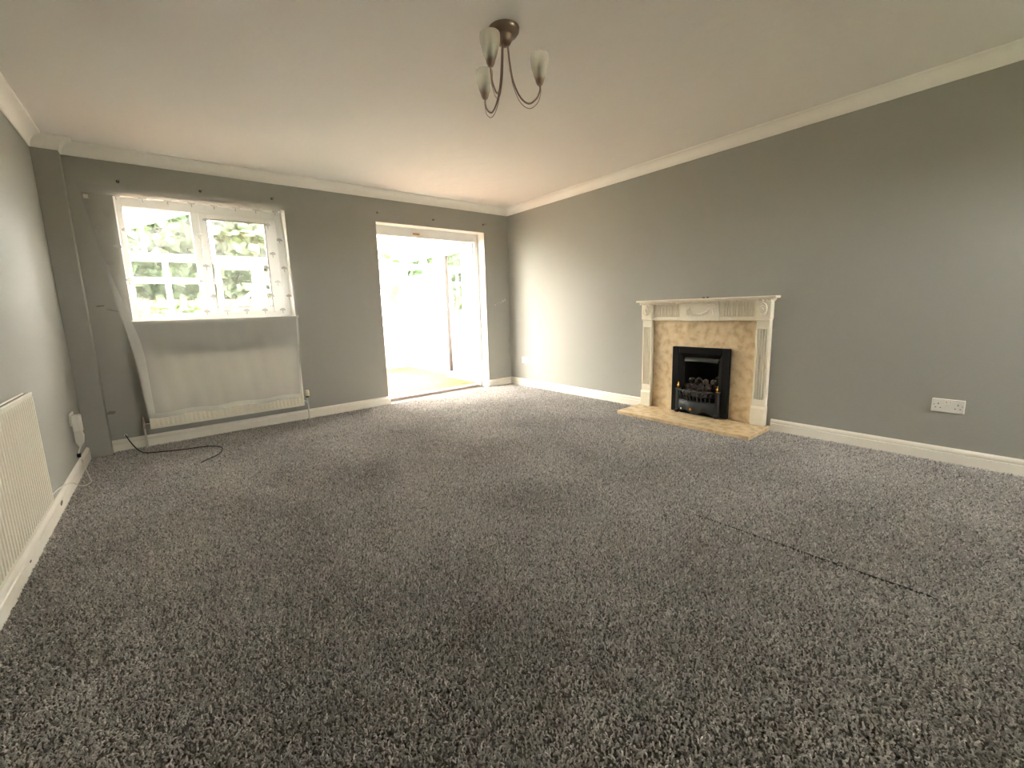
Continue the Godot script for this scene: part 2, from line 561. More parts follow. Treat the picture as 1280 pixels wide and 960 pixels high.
	for key in runs:
		var st := start()
		for path in runs[key]:
			for s in path.size() - 1:
				moulding(st, path, s, sk, Vector2(0.0, 0.05))
		var o := structure(key, st, M.gloss, says[n])
		if n == 0:
			var cp := start()
			blob(cp, Vector3(XL + 0.018, 0.06, 1.28), Vector3(0, 0.012, 0.008), Vector3(0, -0.004, 0.03), 8, 6, Vector3(0.0015, 0, 0))
			blob(cp, Vector3(XL + 0.018, 0.05, 2.0), Vector3(0, 0.006, 0.004), Vector3(0, -0.002, 0.012), 7, 7, Vector3(0.0015, 0, 0))
			obj("paint_chip", cp, M.scuff, o)
		n += 1
	# plastered reveals
	var rv := start()
	bx(rv, Vector3(DOOR[1] - 0.004, 0.1, -0.139), Vector3(DOOR[1], DOOR[3], 0.0012))
	bx(rv, Vector3(DOOR[0], 0.1, -0.139), Vector3(DOOR[0] + 0.004, DOOR[3], 0.0012))
	bx(rv, Vector3(DOOR[0], DOOR[3] - 0.004, -0.139), Vector3(DOOR[1], DOOR[3], 0.0012))
	structure("trim_6", rv, M.reveal, "white plastered reveal around the French door opening")
	var rw := start()
	bx(rw, Vector3(WIN[0], WIN[2], -0.139), Vector3(WIN[0] + 0.004, WIN[3], 0.0012))
	bx(rw, Vector3(WIN[1] - 0.004, WIN[2], -0.139), Vector3(WIN[1], WIN[3], 0.0012))
	bx(rw, Vector3(WIN[0], WIN[3] - 0.004, -0.139), Vector3(WIN[1], WIN[3], 0.0012))
	structure("trim_7", rw, M.reveal, "white plastered reveal around the window behind the net curtain")

# a rectangular frame of four bars in the xy plane
func frame(st: SurfaceTool, x0: float, x1: float, y0: float, y1: float, wl: float, wr: float, wb: float, wt: float, z0: float, z1: float, ch := 0.003) -> void:
	bx(st, Vector3(x0, y0, z0), Vector3(x0 + wl, y1, z1), ch)
	bx(st, Vector3(x1 - wr, y0, z0), Vector3(x1, y1, z1), ch)
	bx(st, Vector3(x0 + wl, y0, z0), Vector3(x1 - wr, y0 + wb, z1), ch)
	bx(st, Vector3(x0 + wl, y1 - wt, z0), Vector3(x1 - wr, y1, z1), ch)

func build_window() -> void:
	var w := thing("window_1", "white plastic window with one fixed pane and one opening sash, behind net", "", Vector3.ZERO, 0, "", "structure")
	var st := start()
	frame(st, WIN[0], WIN[1], WIN[2], WIN[3], 0.042, 0.065, 0.068, 0.072, -0.21, -0.14)
	bx(st, Vector3(0.29, WIN[2] + 0.068, -0.21), Vector3(0.352, WIN[3] - 0.072, -0.14), 0.003)
	obj("window_frame", st, M.upvc, w)
	var sash := start()
	frame(sash, 0.345, 0.975, 1.108, 2.0, 0.06, 0.104, 0.058, 0.048, -0.2, -0.122, 0.006)
	var so := obj("opening_sash", sash, M.upvc, w)
	var gk := start()
	frame(gk, 0.403, 0.873, 1.164, 1.954, 0.004, 0.004, 0.004, 0.004, -0.165, -0.123, 0.0)
	obj("gasket", gk, M.rubber, so)
	obj("pane", box(Vector3(-0.166, 1.117, -0.178), Vector3(0.293, 2.0, -0.172)), M.window_glass, w)
	obj("pane", box(Vector3(0.403, 1.164, -0.166), Vector3(0.873, 1.954, -0.16)), M.window_glass, w)
	var hd := start()
	bx(hd, Vector3(0.365, 1.5, -0.122), Vector3(0.39, 1.57, -0.112), 0.004)
	bx(hd, Vector3(0.37, 1.44, -0.112), Vector3(0.385, 1.555, -0.098), 0.005)
	obj("handle", hd, M.upvc, w)
	var w2 := thing("window_2", "white framed window in the near wall behind the camera", "", Vector3.ZERO, 0, "", "structure")
	var f2 := start()
	frame(f2, WIN2[0], WIN2[1], WIN2[2], WIN2[3], 0.06, 0.06, 0.06, 0.06, ZF + 0.12, ZF + 0.19)
	obj("window_frame", f2, M.upvc, w2)
	obj("pane", box(Vector3(WIN2[0] + 0.06, WIN2[2] + 0.06, ZF + 0.15), Vector3(WIN2[1] - 0.06, WIN2[3] - 0.06, ZF + 0.156)), M.window_glass, w2)
	var sill := start()
	bx(sill, Vector3(WIN[0] - 0.004, 1.046, -0.14), Vector3(WIN[1] + 0.004, 1.068, 0.0), 0.0)
	bx(sill, Vector3(WIN[0] - 0.015, 1.046, 0.0), Vector3(WIN[1] + 0.02, 1.068, 0.034), 0.005)
	structure("window_sill", sill, M.gloss, "white painted sill board beneath the net curtained window")

func make_leaf(parent: Node, called: String, wide: float, xf: Transform3D, label := "") -> Node3D:
	# a glazed door leaf in local xy from the hinge at x = 0
	var st := start()
	for r in [[0.0, 0.1, 0.0, 1.905], [wide - 0.1, wide, 0.0, 1.905], [0.1, wide - 0.1, 0.0, 0.09], [0.1, wide - 0.1, 1.815, 1.905]]:
		bx(st, Vector3(r[0], r[2], -0.03), Vector3(r[1], r[3], 0.03), 0.004, xf)
	var o := obj(called, st, M.upvc, parent)
	if label: o.set_meta("label", label)
	var gk := start()
	for r in [[0.1, 0.106, 0.09, 1.815], [wide - 0.106, wide - 0.1, 0.09, 1.815], [0.106, wide - 0.106, 0.09, 0.096], [0.106, wide - 0.106, 1.809, 1.815]]:
		bx(gk, Vector3(r[0], r[2], -0.032), Vector3(r[1], r[3], 0.032), 0.0, xf)
	obj("gasket", gk, M.seal, o)
	var gl := start()
	bx(gl, Vector3(0.1, 0.09, -0.006), Vector3(wide - 0.1, 1.815, 0.006), 0, xf)
	obj("pane", gl, M.window_glass, o)
	for s in [-1, 1]:
		var h := start()
		bx(h, Vector3(wide - 0.065, 0.9, 0.03 * s), Vector3(wide - 0.035, 1.12, 0.04 * s), 0.004, xf)
		bx(h, Vector3(wide - 0.17, 1.02, 0.055 * s), Vector3(wide - 0.04, 1.04, 0.068 * s), 0.004, xf)
		bx(h, Vector3(wide - 0.06, 1.02, 0.04 * s), Vector3(wide - 0.04, 1.04, 0.06 * s), 0.0, xf)
		obj("handle", h, M.upvc, o)
	return o

func build_doors() -> void:
	var d := thing("door_1", "white plastic French door frame with both glazed leaves folded outwards", "", Vector3.ZERO, 0, "", "structure")
	var st := start()
	bx(st, Vector3(DOOR[0], 0.0, -0.21), Vector3(DOOR[0] + 0.06, DOOR[3], -0.14), 0.004)
	bx(st, Vector3(DOOR[1] - 0.06, 0.0, -0.21), Vector3(DOOR[1], DOOR[3], -0.14), 0.004)
	bx(st, Vector3(DOOR[0] + 0.06, 1.943, -0.21), Vector3(DOOR[1] - 0.06, DOOR[3], -0.14), 0.004)
	# inner rebate of the right jamb and head
	bx(st, Vector3(DOOR[1] - 0.082, 0.04, -0.21), Vector3(DOOR[1] - 0.06, 1.943, -0.175), 0.003)
	obj("door_frame", st, M.upvc, d)
	obj("threshold", box(Vector3(DOOR[0] + 0.06, -0.005, -0.22), Vector3(DOOR[1] - 0.06, 0.038, -0.138), 0.006), M.threshold, d)
	var keep := start()
	bx(keep, Vector3(2.46, 1.975, -0.14), Vector3(2.55, 1.995, -0.137), 0.001)
	obj("lock_keep", keep, M.brass, d)
	make_leaf(d, "door_leaf", 0.79, Transform3D(Basis(Vector3.UP, deg_to_rad(90)), Vector3(3.385, 0.05, -0.235)))
	make_leaf(d, "door_leaf", 0.66, Transform3D(Basis(Vector3.UP, deg_to_rad(94)), Vector3(1.955, 0.05, -0.235)))
	for y in [0.16, 1.0, 1.8]:
		var hg := start()
		tube(hg, [Vector3(3.347, y, -0.217), Vector3(3.347, y + 0.09, -0.217)], 0.009, 10)
		bx(hg, Vector3(3.334, y + 0.005, -0.21), Vector3(3.352, y + 0.085, -0.172), 0.002)
		obj("hinge", hg, M.upvc, d)

# ---------------------------------------------------------------- radiators, curtain
func make_radiator(called: String, label: String, at: Vector3, turn: float, wide: float, tall: float, deep: float, gap: float, valves: Array) -> Node3D:
	# local: back of the wall z = 0, x from 0 to wide, y from 0 to tall
	var t := thing(called, label, "radiator", at, turn)
	var z1 := gap + deep
	var front := start()
	var n := int(round(wide / 0.0333))
	var p := (wide - 0.03) / n
	var rib := 0.0045 if deep > 0.05 else 0.007
	var prof := []
	for k in n:
		var x := 0.015 + k * p
		prof.append_array([Vector2(x, 0), Vector2(x + p * 0.22, 0), Vector2(x + p * 0.36, -rib), Vector2(x + p * 0.64, -rib), Vector2(x + p * 0.78, 0)])
	prof.append(Vector2(wide - 0.015, 0))
	for k in prof.size() - 1:
		var a: Vector2 = prof[k]
		var b: Vector2 = prof[k + 1]
		var out := Vector3(-(b.y - a.y), 0, b.x - a.x)
		quad(front, Vector3(a.x, 0.036, z1 + a.y), Vector3(b.x, 0.036, z1 + b.y), Vector3(b.x, tall - 0.036, z1 + b.y), Vector3(a.x, tall - 0.036, z1 + a.y), out)
		for e in [[0.036, 0.012], [tall - 0.036, tall - 0.012]]:
			quad(front, Vector3(a.x, e[0], z1 + a.y), Vector3(b.x, e[0], z1 + b.y), Vector3(b.x, e[1], z1 - 0.003), Vector3(a.x, e[1], z1 - 0.003), Vector3(0, 0.0, 1))
	bx(front, Vector3(0.0, 0.0, z1 - 0.012), Vector3(wide, 0.013, z1 - 0.002), 0.002)
	bx(front, Vector3(0.0, tall - 0.013, z1 - 0.012), Vector3(wide, tall, z1 - 0.002), 0.002)
	bx(front, Vector3(0.0, 0.013, z1 - 0.012), Vector3(0.015, tall - 0.013, z1 - 0.001), 0.002)
	bx(front, Vector3(wide - 0.015, 0.013, z1 - 0.012), Vector3(wide, tall - 0.013, z1 - 0.001), 0.002)
	obj("front_panel", front, M.radiator_paint, t)
	for x in [0.0, wide - 0.002]:
		obj("side_panel", box(Vector3(x, 0.01, gap), Vector3(x + 0.002, tall, z1 - 0.006)), M.radiator_paint, t)
	obj("back_panel", box(Vector3(0.002, 0.01, gap), Vector3(wide - 0.002, tall - 0.02, gap + 0.008)), M.radiator_paint, t)
	var g := start()
	bx(g, Vector3(0, tall - 0.004, z1 - 0.012), Vector3(wide, tall + 0.006, z1 - 0.001), 0.002)
	bx(g, Vector3(0, tall - 0.004, gap), Vector3(wide, tall + 0.006, gap + 0.008), 0.002)
	obj("top_rim", g, M.radiator_paint, t)
	var sl := start()
	for k in int(wide / 0.02):
		var x := 0.012 + k * 0.02
		bx(sl, Vector3(x, tall - 0.004, gap + 0.008), Vector3(x + 0.009, tall + 0.002, z1 - 0.012))
	var so := obj("grille", sl, M.grille, t)
	so.set_meta("kind", "stuff")
	for x in [0.1, wide - 0.1]:
		obj("bracket", box(Vector3(x - 0.015, 0.05, 0.0), Vector3(x + 0.015, tall - 0.08, gap)), M.steel, t)
	for v in valves:
		var s: float = v[0]
		var x: float = 0.0 if s < 0 else wide
		var zc := gap + deep * 0.5
		var vb := start()
		tube(vb, [Vector3(x, 0.045, zc), Vector3(x + s * 0.04, 0.045, zc)], 0.011, 12)
		tube(vb, [Vector3(x + s * 0.04, 0.015, zc), Vector3(x + s * 0.04, 0.075, zc)], 0.012, 12)
		var vo := obj("valve", vb, M.chrome, t)
		if v[1] == "head":
			var hd := start()
			lathe(hd, [Vector2(0, 0.078), Vector2(0.015, 0.078), Vector2(0.017, 0.083), Vector2(0.017, 0.09), Vector2(0, 0.09)], 16, Transform3D(Basis(), Vector3(x + s * 0.04, 0, zc)))
			obj("collar", hd, M.dark_plastic, vo)
			var hh := start()
			lathe(hh, [Vector2(0, 0.09), Vector2(0.02, 0.09), Vector2(0.022, 0.096), Vector2(0.021, 0.135), Vector2(0.017, 0.148), Vector2(0, 0.15)], 18, Transform3D(Basis(), Vector3(x + s * 0.04, 0, zc)))
			obj("thermostatic_head", hh, M.cream_plastic, vo)
		else:
			var cp := start()
			lathe(cp, [Vector2(0, 0.072), Vector2(0.013, 0.072), Vector2(0.0125, 0.1), Vector2(0.009, 0.106), Vector2(0, 0.107)], 16, Transform3D(Basis(), Vector3(x + s * 0.04, 0, zc)))
			obj("cap", cp, M.nickel, vo)
		var pp := start()
		tube(pp, [Vector3(x + s * 0.04, 0.018, zc), Vector3(x + s * 0.04, -at.y, zc)], 0.0075, 12)
		obj("pipe", pp, M.plastic, vo)
	return t

func net_edge(v: float, side: int) -> float:
	# x of the curtain's left (0) and right (1) edge at height v
	var ys := [2.112, 1.633, 1.05, 0.77, 0.262] if side == 0 else [2.118, 2.0, 1.6, 1.06, 0.75, 0.262]
	var xs := [-0.401, -0.34, -0.262, -0.222, -0.198] if side == 0 else [1.003, 1.0, 1.02, 1.046, 1.012, 0.99]
	for k in ys.size() - 1:
		if v >= ys[k + 1]:
			return lerpf(xs[k], xs[k + 1], clampf((ys[k] - v) / (ys[k] - ys[k + 1]), 0, 1))
	return xs[-1]

func net_depth(x: float, y: float) -> float:
	var z := 0.0
	if y > 1.07: z = lerpf(0.044, 0.010, clampf((y - 1.07) / 1.04, 0, 1))
	elif y > 0.755: z = lerpf(0.117, 0.044, smoothstep(0.0, 1.0, (y - 0.755) / 0.315))
	else: z = 0.117
	var low := clampf((1.1 - y) / 0.5, 0, 1)
	var rip := sin(x * 23.0 + sin(y * 5.0) * 1.2) * 0.5 + sin(x * 51.0 + y * 6.0 + 1.3) * 0.3 + sin(x * 11.0 - y * 9.0) * 0.4
	return z + 0.0045 * low * rip + 0.002 * (1.0 - low) * rip + 0.004 * low

func build_curtain() -> void:
	var t := thing("net_curtain", "translucent white net curtain printed with small trees, draped over window and radiator", "curtain")
	for part in [["net", 2.112, 1.06, M.net], ["plain_net", 1.06, 0.262, M.net_plain]]:
		var st := start()
		sheet(st, func(u: float, v: float) -> Vector3:
			var y: float = lerpf(part[1], part[2], v)
			var x := lerpf(net_edge(y, 0), net_edge(y, 1), u)
			var dy := 0.006 * u if y > 2.1 else 0.006 * sin(x * 17.0) * clampf((0.33 - y) / 0.06, 0, 1)
			return Vector3(x, y + dy, net_depth(x, y)), 70, 50, Vector3(0, 0, 1), true)
		obj(part[0], st, part[3], t)
	var strip := func(f: Callable, nu: int, nv: int) -> MeshInstance3D:
		var s := start()
		sheet(s, f, nu, nv, Vector3(0, 0, 1))
		return obj("hem", s, M.net_hem, t)
	# heading tape, folded left edge, side hem, bottom hem
	strip.call(func(u: float, v: float) -> Vector3:
		var y := lerpf(2.113, 2.045, v)
		var x := lerpf(net_edge(y, 0), net_edge(y, 1), u)
		return Vector3(x, y + 0.006 * u, net_depth(x, y) + 0.002), 60, 2)
	strip.call(func(u: float, v: float) -> Vector3:
		var y := lerpf(1.66, 0.268, v)
		var w := 0.004 + 0.062 * clampf((1.66 - y) / 0.75, 0, 1) - 0.02 * clampf((0.9 - y) / 0.6, 0, 1)
		var x := net_edge(y, 0) + w * u
		return Vector3(x, y, net_depth(x, y) + 0.003), 5, 50)
	strip.call(func(u: float, v: float) -> Vector3:
		var y := lerpf(2.112, 1.6, v)
		var x := net_edge(y, 0) + 0.009 * u
		return Vector3(x, y, net_depth(x, y) + 0.002), 2, 24)
	strip.call(func(u: float, v: float) -> Vector3:
		var y := lerpf(2.116, 0.264, v)
		var x := net_edge(y, 1) - 0.016 * u
		return Vector3(x, y, net_depth(x, y) + 0.002), 2, 60)
	strip.call(func(u: float, v: float) -> Vector3:
		var y := lerpf(0.30, 0.261, v)
		var x := lerpf(net_edge(y, 0), net_edge(y, 1), u)
		return Vector3(x, y + 0.006 * sin(x * 17.0), net_depth(x, y) + 0.003), 60, 2)
	var lab := start()
	bx(lab, Vector3(-0.372, 2.0, 0.016), Vector3(-0.344, 2.03, 0.018))
	obj("care_tag", lab, M.plastic, t)

func build_hooks() -> void:
	var says := ["over the left end of the window", "over the middle of the window", "over the right end of the window", "over the left end of the doorway", "over the middle of the doorway", "bent, over the doorway by the corner"]
	var at := [Vector2(-0.158, 2.154), Vector2(0.377, 2.155), Vector2(0.935, 2.163), Vector2(1.972, 2.148), Vector2(2.668, 2.141), Vector2(3.408, 2.152)]
	for k in 6:
		var t := thing("screw_hook", "small metal screw hook in the grey wall " + says[k], "hook", Vector3(at[k].x, at[k].y, 0), 0, "screw hooks left from curtain rails")
		var pl := start()
		lathe(pl, [Vector2(0, 0), Vector2(0.011, 0), Vector2(0.011, 0.004), Vector2(0.006, 0.006), Vector2(0, 0.006)], 12, Transform3D(Basis(Vector3.RIGHT, PI / 2), Vector3.ZERO))
		obj("wall_plug", pl, M.rubber, t)
		var s := start()
		var bend := 0.0 if k < 5 else 0.02
		tube(s, spline([Vector3(0, 0, 0.004), Vector3(0.002 + bend * 0.3, 0.001, 0.02), Vector3(0.006 + bend, 0.004, 0.036)], 4), 0.0042, 8)
		obj("shank", s, M.nickel, t)
		if k < 5:
			var b := start()
			lathe(b, [Vector2(0, -0.0085), Vector2(0.006, -0.006), Vector2(0.0085, 0), Vector2(0.006, 0.006), Vector2(0, 0.0085)], 12, Transform3D(Basis(), Vector3(0.007, 0.005, 0.04)))
			obj("knob", b, M.chrome, t)

# ---------------------------------------------------------------- ceiling light
func build_lamp() -> void:
	var c := Vector3(1.4448, H, 2.8743)
	var t := thing("ceiling_light", "brushed nickel ceiling light with three curved arms and frosted tulip shades", "ceiling light", c)
	var pl := start()
	lathe(pl, [Vector2(0, -0.075), Vector2(0.012, -0.074), Vector2(0.03, -0.064), Vector2(0.038, -0.05), Vector2(0.04, -0.036), Vector2(0.046, -0.03), Vector2(0.066, -0.022), Vector2(0.073, -0.012), Vector2(0.075, 0.0), Vector2(0, 0)], 36)
	obj("ceiling_rose", pl, M.nickel, t)
	var az := [atan2(0.0899, 0.1462), atan2(-0.1715, 0.0047), atan2(0.0817, -0.1509)]
	for k in 3:
		var d := Vector3(cos(az[k]), 0, sin(az[k]))
		var at := func(r: float, y: float) -> Vector3: return d * r + Vector3.UP * (y - H)
		var cup_y := 2.142
		var low := 2.06
		var pts := [at.call(0.016, 2.325), at.call(0.024, 2.25), at.call(0.04, 2.16), at.call(0.072, 2.09), at.call(0.115, low), at.call(0.155, 2.085), at.call(0.1716, 2.12), at.call(0.1716, cup_y)]
		var a := start()
		tube(a, spline(pts, 8), 0.0042, 10)
		var ao := obj("arm", a, M.nickel, t)
		var w := start()
		var pts2 := [at.call(0.014, 2.325), at.call(0.022, 2.24), at.call(0.039, 2.14), at.call(0.075, 2.063), at.call(0.12, 2.038), at.call(0.16, 2.066), at.call(0.1755, 2.11), at.call(0.1755, cup_y)]
		tube(w, spline(pts2, 8), 0.0017, 7)
		obj("wire_arm", w, M.nickel, ao)
		var xf := Transform3D(Basis(), at.call(0.1716, cup_y))
		var cup := start()
		lathe(cup, [Vector2(0, 0), Vector2(0.008, 0), Vector2(0.014, 0.006), Vector2(0.0205, 0.02), Vector2(0.023, 0.036), Vector2(0.0215, 0.036), Vector2(0.019, 0.022), Vector2(0, 0.012)], 24, xf)
		obj("lamp_cup", cup, M.nickel, t)
		var sh := start()
		var pr := [Vector2(0.016, 0.016), Vector2(0.021, 0.026), Vector2(0.029, 0.046), Vector2(0.038, 0.075), Vector2(0.044, 0.102), Vector2(0.046, 0.126), Vector2(0.0445, 0.136), Vector2(0.0425, 0.1355), Vector2(0.0435, 0.126), Vector2(0.0415, 0.102), Vector2(0.0355, 0.076), Vector2(0.0265, 0.048), Vector2(0.0185, 0.028), Vector2(0.013, 0.018)]
		lathe(sh, pr, 32, xf)
		obj("glass_shade", sh, M.frosted_glass, t)
		var bl := start()
		lathe(bl, [Vector2(0, 0.014), Vector2(0.01, 0.014), Vector2(0.01, 0.04), Vector2(0.015, 0.06), Vector2(0.014, 0.078), Vector2(0.007, 0.09), Vector2(0, 0.093)], 16, xf)
		obj("bulb", bl, M.plastic, t)

# ---------------------------------------------------------------- sockets and cables
func make_socket(label: String, at: Vector3, turn: float) -> Node3D:
	var t := thing("double_socket", label, "socket", at, turn)
	var st := start()
	bx(st, Vector3(-0.073, -0.043, 0), Vector3(0.073, 0.043, 0.009), 0.003)
	obj("face_plate", st, M.plastic, t)
	for s in [-1, 1]:
		var h := start()
		var cx: float = s * 0.043
		bx(h, Vector3(cx - 0.002, 0.006, 0.0085), Vector3(cx + 0.002, 0.015, 0.0094))
		for q in [-1, 1]:
			bx(h, Vector3(cx + q * 0.011 - 0.0035, -0.016, 0.0085), Vector3(cx + q * 0.011 + 0.0035, -0.012, 0.0094))
		obj("pin_holes", h, M.socket_hole, t)
		var sw := start()
		bx(sw, Vector3(s * 0.009 - 0.0065, 0.008, 0.009), Vector3(s * 0.009 + 0.0065, 0.031, 0.0125), 0.0015)
		var so := obj("rocker_switch", sw, M.plastic, t)
		var nn := start()
		bx(nn, Vector3(s * 0.009 - 0.0035, 0.025, 0.0123), Vector3(s * 0.009 + 0.0035, 0.028, 0.013))
		obj("mark", nn, M.neon, so)
		var sc := start()
		lathe(sc, [Vector2(0.004, 0), Vector2(0.004, 0.0008), Vector2(0, 0.0008)], 10, Transform3D(Basis(Vector3.RIGHT, PI / 2), Vector3(s * 0.062, 0.004, 0.009)))
		obj("screw", sc, M.steel, t)
	return t

func build_sockets() -> void:
	make_socket("white double socket on the right wall, near side of the fireplace", Vector3(XR, 0.368, 4.298), -PI / 2)
	make_socket("small looking white double socket on the right wall by the far corner", Vector3(XR, 0.36, 0.318), -PI / 2)
	make_socket("white double socket on the left wall with an adaptor plugged in", Vector3(XL, 0.40, 0.47), PI / 2)
	var t := thing("plug_adaptor", "white plug adaptor with a dangling lead in the left wall socket", "adaptor", Vector3(XL, 0.38, 0.52), PI / 2)
	obj("body", box(Vector3(-0.028, -0.07, 0.01), Vector3(0.03, 0.055, 0.058), 0.008), M.plastic, t)
	var tail := start()
	prism(tail, PackedVector2Array([Vector2(0.012, -0.07), Vector2(0.052, -0.07), Vector2(0.058, -0.1), Vector2(0.05, -0.15), Vector2(0.03, -0.18), Vector2(0.012, -0.14)]), -0.02, 0.02, Transform3D(Basis(Vector3.UP, -PI / 2), Vector3.ZERO))
	obj("plug", tail, M.plastic, t)
	var cn := start()
	tube(cn, spline([Vector3(0.0, -0.175, 0.03), Vector3(0.0, -0.2, 0.02), Vector3(-0.004, -0.225, 0.014)], 5), 0.004, 8)
	obj("lead", cn, M.plastic, t)
	obj("lead_end", box(Vector3(-0.012, -0.25, 0.004), Vector3(0.012, -0.222, 0.024), 0.003), M.dark_plastic, t)
	# white cable looping out over the skirting and back behind the near radiator
	var wc := start()
	tube(wc, spline([Vector3(XL + 0.024, 0.108, 0.52), Vector3(XL + 0.04, 0.07, 0.58), Vector3(-0.53, 0.012, 0.70), Vector3(-0.516, 0.012, 0.79), Vector3(-0.545, 0.02, 0.88), Vector3(XL + 0.026, 0.085, 0.99), Vector3(XL + 0.008, 0.125, 1.2), Vector3(XL + 0.006, 0.16, 1.5), Vector3(XL + 0.01, 0.19, 1.64)], 8), 0.0035, 8)
	tag(obj("white_cable", wc, M.plastic), "thin white cable looping over the left skirting onto the carpet", "cable")
	var bc := start()
	tube(bc, spline([Vector3(-0.369, 0.129, 0.0), Vector3(-0.366, 0.128, 0.02), Vector3(-0.335, 0.06, 0.06), Vector3(-0.29, 0.013, 0.15), Vector3(-0.235, 0.013, 0.27), Vector3(-0.12, 0.013, 0.33), Vector3(-0.003, 0.013, 0.38), Vector3(0.12, 0.013, 0.405), Vector3(0.2, 0.013, 0.46), Vector3(0.246, 0.013, 0.56), Vector3(0.215, 0.013, 0.72), Vector3(0.15, 0.013, 0.8), Vector3(0.08, 0.013, 0.875)], 8), 0.0042, 8)
	var b := thing("black_cable", "black aerial cable from the back wall curling on the carpet below the radiator", "cable")
	obj("cable", bc, M.dark_plastic, b)
	var pn := start()
	tube(pn, [Vector3(0.08, 0.013, 0.875), Vector3(0.062, 0.013, 0.893)], 0.006, 8)
	obj("connector", pn, M.steel, b)
	var gr := start()
	lathe(gr, [Vector2(0, 0), Vector2(0.012, 0), Vector2(0.01, 0.004), Vector2(0, 0.005)], 12, Transform3D(Basis(Vector3.RIGHT, PI / 2), Vector3(-0.369, 0.129, 0)))
	obj("grommet", gr, M.plastic, b)

# ---------------------------------------------------------------- fireplace
func build_fireplace() -> void:
	var at := Vector3(XR, 0, FZ)
	var turn := -PI / 2
	# hearth slab
	var hs := thing("hearth", "polished cream marble hearth slab on the carpet before the fire", "hearth", at, turn)
	obj("slab", box(Vector3(-0.603, 0.0, 0.0), Vector3(0.603, 0.04, 0.413), 0.006), M.marble_polished, hs)
	# marble back panel with the opening
	var bp := start()
	var o0 := 0.016 - 0.2
	var o1 := 0.016 + 0.2
	for r in [[-0.466, o0, 0.04, 0.9005], [o1, 0.466, 0.04, 0.9005], [o0, o1, 0.61, 0.9005]]:
		bx(bp, Vector3(r[0], r[2], 0.0), Vector3(r[1], r[3], 0.016))
	tag(obj("marble_back_panel", bp, M.marble), "flat mottled cream marble panel around the black fire", "marble panel")
	var bpo: Node3D = get_node("marble_back_panel")
	bpo.position = at
	bpo.rotation.y = turn
	# painted surround
	var t := thing("fire_surround", "white painted mantelpiece with fluted pilasters and a garland frieze", "mantelpiece", at, turn)
	for s in [-1, 1]:
		var xc: float = s * 0.52
		var lg := start()
		bx(lg, Vector3(xc - 0.053, 0.04, 0.0), Vector3(xc + 0.053, 0.185, 0.064), 0.003)
		prism(lg, PackedVector2Array([Vector2(0.0, 0.185), Vector2(0.062, 0.185), Vector2(0.052, 0.2), Vector2(0.0, 0.2)]), xc - 0.051, xc + 0.051, Transform3D(Basis(Vector3(0, 0, 1), Vector3(0, 1, 0), Vector3(-1, 0, 0)), Vector3.ZERO).scaled_local(Vector3(1, 1, -1)))
		bx(lg, Vector3(xc - 0.049, 0.2, 0.0), Vector3(xc + 0.049, 0.26, 0.052), 0.002)
		bx(lg, Vector3(xc - 0.049, 0.835, 0.0), Vector3(xc + 0.049, 0.9, 0.052), 0.002)
		bx(lg, Vector3(xc - 0.049, 0.26, 0.0), Vector3(xc + 0.049, 0.835, 0.038))
		# side stiles and reeds leave four flutes
		for r in [[-0.049, -0.034], [-0.024, -0.0145], [-0.0048, 0.0048], [0.0145, 0.024], [0.034, 0.049]]:
			bx(lg, Vector3(xc + r[0], 0.26, 0.038), Vector3(xc + r[1], 0.835, 0.052), 0.0015)
		obj("pilaster", lg, M.surround, t)
		var cap := start()
		bx(cap, Vector3(xc - 0.055, 0.915, 0.0), Vector3(xc + 0.055, 1.056, 0.068), 0.003)
		bx(cap, Vector3(xc - 0.052, 0.9, 0.0), Vector3(xc + 0.052, 0.915, 0.06), 0.004)
		var co := obj("capital_block", cap, M.surround, t)
		var ro := start()
		var sq := Transform3D(Basis(Vector3(0.62, 0, 0), Vector3(0, 0, 1), Vector3(0, -1, 0)), Vector3(xc, 0.996, 0.067))
		lathe(ro, [Vector2(0.05, 0), Vector2(0.05, 0.01), Vector2(0.045, 0.017), Vector2(0.039, 0.009), Vector2(0.035, 0.008), Vector2(0.026, 0.016), Vector2(0.015, 0.014), Vector2(0.011, 0.022), Vector2(0, 0.025)], 28, sq)
		for k in 12:
			var a := TAU * k / 12
			var p := Vector3(xc + cos(a) * 0.0205, 0.996 + sin(a) * 0.033, 0.078)
			lathe(ro, [Vector2(0.0046, -0.004), Vector2(0.0046, 0), Vector2(0.003, 0.003), Vector2(0, 0.004)], 8, Transform3D(Basis(Vector3.RIGHT, PI / 2), p))
		obj("rosette", ro, M.surround, co)
	var fr := start()
	bx(fr, Vector3(-0.464, 0.901, 0.0), Vector3(0.464, 1.056, 0.03), 0.002)
	bx(fr, Vector3(-0.466, 0.905, 0.03), Vector3(-0.166, 0.925, 0.044), 0.002)
	bx(fr, Vector3(0.166, 0.905, 0.03), Vector3(0.466, 0.925, 0.044), 0.002)
	obj("frieze", fr, M.surround, t)
	for s in [-1, 1]:
		var rd := start()
		for k in 11:
			var x: float = s * (0.205 + k * 0.0222)
			bx(rd, Vector3(x - 0.006, 0.935, 0.03), Vector3(x + 0.006, 1.047, 0.042), 0.003)
		obj("reeding", rd, M.surround, t)
	var cb := start()
	bx(cb, Vector3(-0.166, 0.901, 0.0), Vector3(0.166, 1.056, 0.066), 0.003)
	var cbo := obj("garland_block", cb, M.surround, t)
	var sg := start()
	var drop := func(x: float) -> float: return 1.006 - 0.052 * (1.0 - pow(x / 0.105, 2.0))
	var line := []
	for k in 25:
		var x := lerpf(-0.105, 0.105, k / 24.0)
		line.append(Vector3(x, drop.call(x), 0.072))
	tube(sg, line, 0.009, 8)
